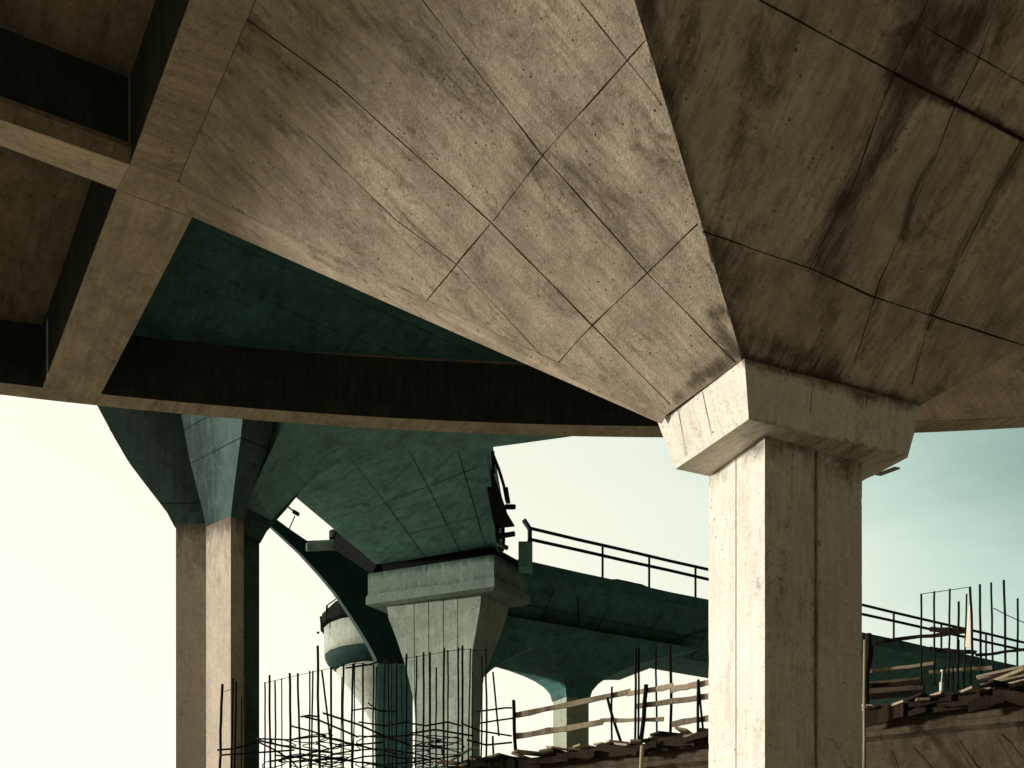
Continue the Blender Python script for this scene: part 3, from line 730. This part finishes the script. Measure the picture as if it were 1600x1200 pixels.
# ------------------------------------------------------------------ UNFINISHED GIRDER with formwork boards, guard rails and bars
HG = 3.8
gp = [(250, 1230), (480, 1218), (690, 1205), (860, 1185), (1000, 1168), (1107, 1155), (1230, 1132), (1350, 1116), (1480, 1099), (1600, 1086), (1760, 1062), (1900, 1040)]
gpts = [Ph(x, y, HG) for x, y in gp]
gird = thing('unfinished_girder', 'rough brown unfinished girder under ragged boards along the bottom edge', 'bridge girder')
def gsec(i):
    t = (gpts[min(i + 1, len(gpts) - 1)] - gpts[max(i - 1, 0)]); t.z = 0; t.normalize()
    n = Vector((-t.y, t.x, 0)); n = n if n.y > 0 else -n
    p = gpts[i]
    return [up(p + n * o, HG + h) for o, h in ((0.05, 0), (0.05, -.24), (.0, -.28), (.0, -.36), (.12, -.42), (.16, -.52), (.8, -1.9), (2.6, -1.9), (3.4, -.5), (3.4, 0))], n, t
secs = [gsec(i) for i in range(len(gpts))]
m = MB(); fine = []
def dense(sec):      # split the visible face of the section into short steps
    out = []
    for j in range(5):
        nst = (3, 1, 2, 2, 2)[j]
        out += [sec[j].lerp(sec[j + 1], k / nst) for k in range(nst)]
    out += [sec[5].lerp(sec[6], k / 12) for k in range(12)]
    return out + sec[6:]
for i in range(len(gpts) - 1):
    nseg = max(4, int((gpts[i + 1] - gpts[i]).length / .13))
    for k in range(nseg):
        fine.append(dense([a.lerp(b, k / nseg) for a, b in zip(secs[i][0], secs[i + 1][0])]))
fine.append(dense(secs[-1][0]))
for r_ in fine:
    for j in range(len(r_) - 5):
        p = r_[j]
        v = noise.noise(p * 1.6) * .05 + noise.noise(p * 4.5) * .03 + max(0, noise.noise(p * 9 + Vector((3, 0, 0))) - .1) * .05
        if j > 10: v *= .55
        r_[j] = p + Vector((.3, 1, .4)) * v
m.loft(fine)
def girder_plane_line(px): m.strip(px, secs[7][0][5], (secs[8][0][5] - secs[7][0][5]).cross(secs[7][0][6] - secs[7][0][5]) * (1 if (secs[8][0][5] - secs[7][0][5]).cross(secs[7][0][6] - secs[7][0][5]).y < 0 else -1), .02, 1, .02)
for px in [[(1425, 1165), (1455, 1200)], [(1490, 1155), (1520, 1200)], [(1555, 1145), (1590, 1200)], [(1390, 1172), (1400, 1200)]]: girder_plane_line(px)
m.build('web', ['girder', 'joint'], gird, axes=(secs[7][2], (-UP * .9 + secs[7][1] * .45)))

def board(px0, px1, h, d_, w, th, label, tilt=0.0, mat='wood', name='formwork_board', cat='board', group=None):
    pass
seglen = [0.0]
for a, b in zip(gpts, gpts[1:]): seglen.append(seglen[-1] + (b - a).length)
def along(px):
    for i in range(len(gp) - 1):
        if gp[i][0] <= px <= gp[i + 1][0]:
            t = (px - gp[i][0]) / (gp[i + 1][0] - gp[i][0])
            return gpts[i].lerp(gpts[i + 1], t), secs[i][1].lerp(secs[i + 1][1], t).normalized(), secs[i][2].lerp(secs[i + 1][2], t).normalized()
rnd = random.Random(21)
# waler: the dark edge timber the boards lie on
for (xa, xb, lab) in [(690, 1110, 'long dark edge timber under the ragged boards left of the nearest pier'), (1340, 1620, 'long dark edge timber under the ragged boards right of the nearest pier')]:
    m = MB(); K = 16
    rings = []
    for k in range(K + 1):
        p, n, t = along(xa + (xb - xa) * k / K); z = .02 * noise.noise(p * 2)
        rings.append([p - n * .14 + UP * (-.13 + z), p - n * .02 + UP * (-.15 + z), p - n * .02 + UP * (.03 + z), p - n * .14 + UP * (.03 + z)])
    m.loft(rings); tag(m.build('edge_timber', 'darkwood'), lab, 'timber')
px = 700
labsL = 'short weathered board lying across the girder edge left of the nearest pier'
labsR = 'short weathered board lying across the girder edge right of the nearest pier'
spots = []
x = 702.0
while x < 1104: spots.append((x, 0)); x += rnd.uniform(12, 22)
x = 1356.0
while x < 1606: spots.append((x, 1)); x += rnd.uniform(15, 25)
for x, side in spots:
    p, n, t = along(x)
    dirv = (n + t * rnd.uniform(-.7, .5)).normalized()
    over = rnd.uniform(.2, .55); ln = rnd.uniform(.7, 1.5); w = rnd.uniform(.12, .26); z0 = .06 + rnd.uniform(0, .06)
    a_ = p - dirv * over + UP * (z0 + rnd.uniform(-.05, .03)); b_ = p + dirv * ln + UP * (z0 + rnd.uniform(-.02, .14))
    sd = dirv.cross(UP).normalized(); sd = (sd + UP * rnd.uniform(-.25, .25)).normalized()
    mm = MB(); mm.bar(a_, b_, w, .035, 0, sd)
    o = mm.build('formwork_board', 'wood' if rnd.random() < .6 else 'darkwood')
    tag(o, (labsL, labsR)[side], 'board', ('boards on the girder edge left of the nearest pier', 'boards on the girder edge right of the nearest pier')[side])
# darker wide shutter planks along the edge
def ragged(x0, x1, lab, grp, step):
    x = x0
    while x < x1:
        w_ = rnd.uniform(*step); pa, na, ta = along(x); pb, nb, tb = along(min(x + w_ * 1.15, 1890))
        o_ = rnd.uniform(.16, .34); hgt = rnd.uniform(.07, .24); z = rnd.uniform(-.13, .05); tl_ = rnd.uniform(-.09, .09)
        A, B = pa - na * o_ + UP * (z - tl_), pb - nb * (o_ + rnd.uniform(-.04, .04)) + UP * (z + tl_)
        mm = MB(); tt = (B - A).normalized(); nn = Vector((tt.y, -tt.x, 0)).normalized(); rg = []
        for k in range(7):
            c = A.lerp(B, k / 6); h0 = hgt * (.5 + .35 * noise.noise(c * 6)); h1 = hgt * (.5 + .35 * noise.noise(c * 6 + Vector((5, 5, 5))))
            rg.append([c - nn * .02 - UP * h0, c + nn * .02 - UP * h0, c + nn * .02 + UP * h1, c - nn * .02 + UP * h1])
        mm.loft(rg); tag(mm.build('shutter_plank', 'darkwood'), lab, 'plank', grp)
        x += w_ * rnd.uniform(.5, .95)
ragged(704, 1104, 'dark ragged shutter plank along the girder edge left of the nearest pier', 'shutter planks left of the nearest pier', (26, 60))
ragged(1354, 1640, 'dark ragged shutter plank along the girder edge right of the nearest pier', 'shutter planks right of the nearest pier', (26, 60))

# timber guard rail between left bars and the nearest pier
def pole(pts, d, r, name, mat, parent=None, n=6):
    mm = MB(); P3 = []
    pts3 = [P(x, y, d) for x, y in pts]
    for a, b in zip(pts3, pts3[1:]):
        for k in range(4): P3.append(a.lerp(b, k / 4))
    P3.append(pts3[-1])
    P3 = [p + Vector((noise.noise(p * 2.1), noise.noise(p * 2.1 + Vector((3, 3, 3))), 0)) * r * .6 for p in P3]
    mm.tube(P3, r, n); return mm.build(name, mat, parent)
def plank(a, b, d0, d1, hpx, name, mat, parent):
    p, q_ = P(*a, d0), P(*b, d1); mm = MB(); rings = []
    t = (q_ - p).normalized(); x_ = Vector((-t.y, t.x, 0)).normalized(); y_ = x_.cross(t); y_ = y_ if y_.z > 0 else -y_
    hw = hpx * (d0 + d1) / 2 / F / 2
    for k in range(9):
        c_ = p.lerp(q_, k / 8) + UP * (.02 * noise.noise(p * 3 + Vector((k * .8, 0, 0)))); h_ = hw * (1 + .3 * noise.noise(p * 5 + Vector((k * 1.1, 2, 0))))
        rings.append([c_ - x_ * .02 - y_ * h_, c_ + x_ * .02 - y_ * h_, c_ + x_ * .02 + y_ * h_, c_ - x_ * .02 + y_ * h_])
    mm.loft(rings); return mm.build(name, mat, parent)
gr_ = thing('timber_guardrail', 'rickety timber guardrail of pale planks left of the nearest pier', 'guardrail')
for a, b, w in [((806, 1118), (985, 1080), 8), ((980, 1084), (1052, 1072), 8), ((1048, 1077), (1112, 1066), 9), ((806, 1150), (942, 1129), 9), ((938, 1126), (1037, 1124), 6), ((994, 1104), (1112, 1087), 8), ((1050, 1131), (1112, 1121), 9), ((1050, 1157), (1112, 1144), 8)]:
    plank(a, b, 22.6 - (a[0] - 800) * .006, 22.6 - (b[0] - 800) * .006, w, 'rail', 'wood', gr_)
for pts, r in [([(802, 1094), (806, 1172)], .04), ([(956, 1073), (956, 1185)], .022), ([(949, 1090), (970, 1160)], .03), ([(1091, 1062), (1090, 1160)], .028), ([(1092, 1072), (1100, 1155)], .022), ([(1010, 1070), (1006, 1120), (1000, 1170)], .045)]:
    pole(pts, 22.6 - (pts[0][0] - 800) * .006 - .06, r, 'post', 'steel', gr_)
gr2 = thing('timber_guardrail', 'timber guardrail of dark and pale planks right of the nearest pier', 'guardrail')
for a, b, w, mt_ in [((1366, 1004), (1508, 986), 5, 'darkwood'), ((1453, 983), (1508, 985), 7, 'darkwood'), ((1452, 1014), (1526, 1020), 6, 'darkwood'), ((1524, 1024), (1610, 1014), 4, 'darkwood'), ((1356, 1049), (1458, 1037), 5, 'wood'), ((1452, 1050), (1552, 1044), 5, 'wood'), ((1356, 1072), (1442, 1066), 7, 'darkwood')]:
    plank(a, b, 19.5, 19.2, w, 'rail', mt_, gr2)
for pts, r in [([(1356, 990), (1353, 1110)], .05), ([(1361, 1010), (1352, 1090)], .04), ([(1498, 1000), (1496, 1085)], .02)]:
    pole(pts, 19.4, r, 'post', 'darkwood', gr2)
curb = MB(); q1, q2 = P(1352, 1080, 20.2), P(1445, 1072, 19.8)
curb.bar(q1, q2, .5, .22); tag(curb.build('concrete_upstand', 'girder', None, .02), 'brown concrete upstand behind the boards right of the nearest pier', 'upstand')
for k in range(9):
    y0 = 1082 - k * 3.2; x0 = 1528 + rnd.uniform(-14, 22); mm = MB()
    mm.bar(P(x0, y0 + 2, 17.6 + k * .12), P(x0 + rnd.uniform(50, 95), y0 - rnd.uniform(8, 20), 17.3 + k * .12), rnd.uniform(.1, .2), rnd.uniform(.03, .06))
    tag(mm.build('stacked_board', 'wood' if k % 3 else 'darkwood'), 'loose board in the untidy pile at the right edge', 'board', 'pile of boards at the right edge')

# reinforcing bars
def rebar(x0, y0, x1, y1, th, d, label, group, name='rebar'):
    mid = ((x0 + x1) / 2 + rnd.uniform(-1.2, 1.2), (y0 + y1) / 2)
    o = pole([(x0, y0), mid, (x1, y1)], d, th * 1.2 * d / F / 2, name, 'steel')
    return tag(o, label, 'rebar', group)
def gy(x): # a row just under the frame where the girder top lies
    return 1214
G1 = ('dark rebar rising in front of the left beige column', 'bars before the left beige column')
G2 = ('dark upright rebar against the white sky right of the left column', 'bars against the white sky beside the left column')
G3 = ('dark rebar in front of the pale unfinished pier and curved ramp column', 'bars before the curved ramp column')
G4 = ('dark rebar in front of the ribbed shaft of the middle pier', 'bars before the ribbed middle shaft')
G5 = ('dark rebar just right of the ribbed middle shaft', 'bars right of the ribbed middle shaft')
bars = [(347.5, 1069, 344, 3.6, G1), (364, 1060, 361, 2.6, G1), (369, 1065, 366, 3.2, G1), (385, 1060, 382, 1.8, G1), (378, 1090, 377, 1.6, G1),
        (414, 1066, 413, 2.2, G2), (421, 1055, 423, 3, G2), (430, 1064, 430, 2.4, G2), (440, 1060, 440, 1.8, G2), (453, 1052, 454, 3.4, G2), (465, 1052, 470, 3, G2), (484, 1048, 484, 2.2, G2), (489, 1048, 487, 2.4, G2),
        (517, 1042, 518, 3.2, G2), (536.5, 1037, 536, 2.8, G3), (534, 1058, 533, 1.5, G3), (551, 1037, 550, 3, G3), (554, 1035, 551, 1.8, G3), (567, 1036, 567, 2.8, G3), (584, 1039, 583, 2.4, G3), (588, 1042, 588, 2, G3),
        (601, 1030, 600, 2.6, G3), (606, 1030, 607, 2.4, G3), (620, 1031, 619, 2.6, G3), (635, 1022, 634, 3.2, G3), (612, 1036, 613, 1.8, G3), (627, 1040, 628, 1.6, G3),
        (651, 1025, 649, 2.4, G4), (661.5, 1019, 661, 3, G4), (672, 1019, 672, 2.8, G4), (682, 1043, 681, 2.4, G4), (693.5, 1013, 694, 3.2, G4), (700, 1016, 699, 2.4, G4), (716, 1012, 715, 2.8, G4), (722.5, 1009, 722, 3.2, G4), (735, 1013, 731, 2.2, G4), (738, 1050, 738, 1.8, G4),
        (753, 1025, 751, 2.6, G5), (759, 1013, 760, 3, G5)]
for i, (x0, y0, x1, th, G) in enumerate(bars):
    d = 22.3 + 1.1 * math.sin(i * 1.9) - (x0 - 345) * .0015
    rebar(x0, y0, x1, gy(x0), th, d, *G)
rebar(496.5, 1009, 500, 1214, 3.6, 22, 'tallest thick rebar of the left cluster against the white sky', 'left cluster of bars')
rebar(503, 1047, 519, 1180, 2.8, 22.4, 'leaning bent rebar beside the tallest bar of the left cluster', 'left cluster of bars')
rebar(770, 1050, 779, 1150, 2.8, 22.2, 'leaning rebar under the white arch right of the ribbed middle shaft', 'left cluster of bars')
rebar(770, 1150, 771, 1200, 3.2, 22.4, 'short pale-topped rebar below the white arch beside the boards', 'left cluster of bars')
for x0, y0, x1, y1, th, lab in [(993, 1013, 992, 1165, 3.4, 'left bar of the tall close pair of rebars by the guardrail'), (998, 1012, 997, 1160, 3, 'right bar of the tall close pair of rebars by the guardrail'),
                                (1025, 1011, 1027, 1166, 2.8, 'thin tall rebar behind the guardrail next to the close pair'), (1047, 1008, 1048, 1164, 4, 'thick tall rebar behind the guardrail nearest to the pier')]:
    rebar(x0, y0, x1, y1, th, 21.3, lab, 'tall bars at the left guardrail')
G6 = ('dark upright rebar against the pale sky at the right edge', 'right cluster of bars')
for i, (x0, y0, x1, y1, th) in enumerate([(1440, 928, 1439, 1072, 2.6), (1460, 924, 1460, 1070, 2.6), (1484, 920, 1481, 1075, 2.6), (1498, 940, 1497, 1085, 3), (1510.6, 928, 1506, 1078, 2.2), (1516, 917, 1520, 1035, 3.2), (1531, 913, 1534, 1075, 3), (1549, 910, 1552, 1060, 2.6), (1569, 906, 1571, 1060, 3), (1590, 935, 1590, 1060, 2.6)]):
    rebar(x0, y0, x1, y1, th, 19 + .4 * math.sin(i * 2.3), *G6)
G7 = ('short thin rebar in front of the dark green far deck right of the nearest pier', 'short bars right of the nearest pier')
for x0, y0, y1 in [(1489, 1035, 1084), (1516, 1024, 1074), (1505, 1050, 1080), (1476, 1040, 1080)]:
    rebar(x0, y0, x0 + 1, y1, 2.0, 19, *G7)
# tie bars and stirrups through the left cluster
T1 = ('thin wavy tie bar threaded through the left rebar cluster', 'tie bars in the left cluster')
ties = [[(476, 1120), (500, 1126), (535, 1141), (560, 1152)], [(505, 1114), (560, 1132), (600, 1150), (640, 1164)], [(453, 1134), (485, 1142), (510, 1150)], [(340, 1172), (365, 1170), (400, 1160)], [(343, 1180), (400, 1176), (460, 1172)],
        [(405, 1157), (440, 1165), (480, 1172), (520, 1176)], [(405, 1160), (430, 1172), (455, 1188), (465, 1200)], [(400, 1154), (450, 1156), (500, 1150)], [(470, 1120), (482, 1118), (500, 1120)], [(535, 1190), (570, 1182), (600, 1180), (640, 1186)],
        [(520, 1178), (560, 1172), (590, 1170), (620, 1178)], [(470, 1190), (520, 1186), (570, 1192), (610, 1200)], [(550, 1110), (575, 1106), (600, 1112)], [(575, 1098), (590, 1110), (620, 1112)], [(560, 1150), (600, 1152), (650, 1148), (690, 1156)],
        [(640, 1130), (665, 1134), (700, 1128), (720, 1134)], [(650, 1165), (690, 1168), (692, 1180)], [(600, 1170), (650, 1178), (700, 1190), (740, 1196)], [(500, 1150), (540, 1160), (590, 1172)], [(480, 1178), (530, 1166), (600, 1160)],
        [(430, 1180), (470, 1184), (520, 1196)], [(560, 1128), (600, 1134), (640, 1128)], [(720, 1130), (750, 1142), (800, 1150)], [(730, 1156), (760, 1164), (800, 1160)], [(745, 1112), (790, 1106), (800, 1106)], [(750, 1130), (775, 1126), (802, 1122)],
        [(640, 1146), (680, 1140), (740, 1150)], [(600, 1195), (650, 1190), (720, 1180)], [(540, 1044), (580, 1038), (590, 1034)], [(420, 1190), (480, 1180), (540, 1186)]]
for i, pl in enumerate(ties):
    d = 22.2 + 1.0 * math.sin(i * 2.7)
    tag(pole(pl, d, (1.2 + .6 * rnd.random()) * d / F, 'tie_bar', 'steel'), T1[0], 'tie bar', T1[1])
T2 = ('thin wire strung along the tops of the left rebar cluster', 'wires on the left cluster')
for pl in [[(414, 1067), (453, 1058), (517, 1044)], [(517, 1044), (560, 1036), (584, 1040)], [(601, 1034), (640, 1028), (722, 1014)], [(722, 1014), (740, 1016), (758, 1016)], [(345, 1082), (385, 1070)]]:
    tag(pole(pl, 22.2, .006, 'tie_wire', 'steel', None, 4), T2[0], 'wire', T2[1])
# extra stirrups: closed hoops round neighbouring bars
T3 = ('small closed stirrup hoop low in the left rebar cluster', 'stirrups in the left cluster')
for i in range(30):
    cx = 420 + rnd.random() * 300; cy = 1150 + rnd.random() * 55; wx = rnd.uniform(14, 34); d = 22 + rnd.uniform(-.8, .8)
    c_ = P(cx, cy, d); wx = wx * d / F; pts = [c_ + Vector((wx * math.cos(a) , .32 * math.sin(a), .015 * math.sin(a * 2 + i) + .05 * math.cos(a) * (1 if i % 2 else -.6))) for a in [2 * math.pi * k / 12 for k in range(13)]]
    mm = MB(); mm.tube(pts, .011, 5); tag(mm.build('stirrup', 'steel'), T3[0], 'stirrup', T3[1])
tag(pole([(1440, 928), (1484, 922), (1516, 917)], 19, .006, 'tie_wire', 'steel', None, 4), 'thin wire joining the tops of the right rebar cluster', 'wire')
tag(pole([(1552, 950), (1575, 962), (1605, 975)], 19, .008, 'tie_wire', 'steel', None, 4), 'slack wire slanting down between the rightmost rebars', 'wire')
# pale cloth strip on a right bar, white pipe, scrap of timber, leaning post
mm = MB(); a_, b_, c_ = P(1515, 945, 18.9), P(1509, 1010, 18.9), P(1519.5, 1012, 18.8)
e_ = P(1517.5, 948, 18.8)
mm.loft([[a_, e_, e_ + Vector((0, .03, 0)), a_ + Vector((0, .03, 0))], [b_, c_, c_ + Vector((0, .03, 0)), b_ + Vector((0, .03, 0))]])
tag(mm.build('cloth_strip', 'cloth'), 'pale narrow cloth strip hanging on a rebar of the right cluster', 'cloth')
wp = thing('white_pipe', 'small white plastic pipe standing among the boards at right', 'pipe')
mm = MB(); mm.tube([P(1471, 1084, 18.6), P(1471, 1066, 18.6)], .034, 8); mm.build('pipe_body', 'white', wp)
mm = MB(); mm.tube([P(1471, 1066, 18.6), P(1472.5, 1049, 18.6)], .009, 6); mm.build('rod', 'white', wp)
mm = MB(); mm.tube([P(1472, 1050, 18.6), P(1472, 1046.5, 18.6)], .022, 8); mm.build('rod_cap', 'white', wp)
mm = MB(); mm.bar(P(1372, 742, 15.6), P(1402, 731, 15.2), .09, .02); tag(mm.build('timber_scrap', 'wood'), 'splinter of timber sticking out under the right end of the capital', 'timber')
tag(pole([(1003, 1165), (1001, 1210)], 18.6, .035, 'prop_post', 'wood'), 'pale vertical prop under the boards near the nearest pier', 'post')
tag(pole([(1351, 1000), (1350, 1210)], 17.0, .025, 'rusty_tube', 'wood'), 'thin rusty tube standing along the right side of the nearest column', 'tube')
tag(pole([(692, 1200), (712, 1184), (735, 1170), (748, 1168)], 22.3, .03, 'bent_sheet', 'cloth'), 'pale bent sheet edge curling up at the left end of the boards', 'sheet')
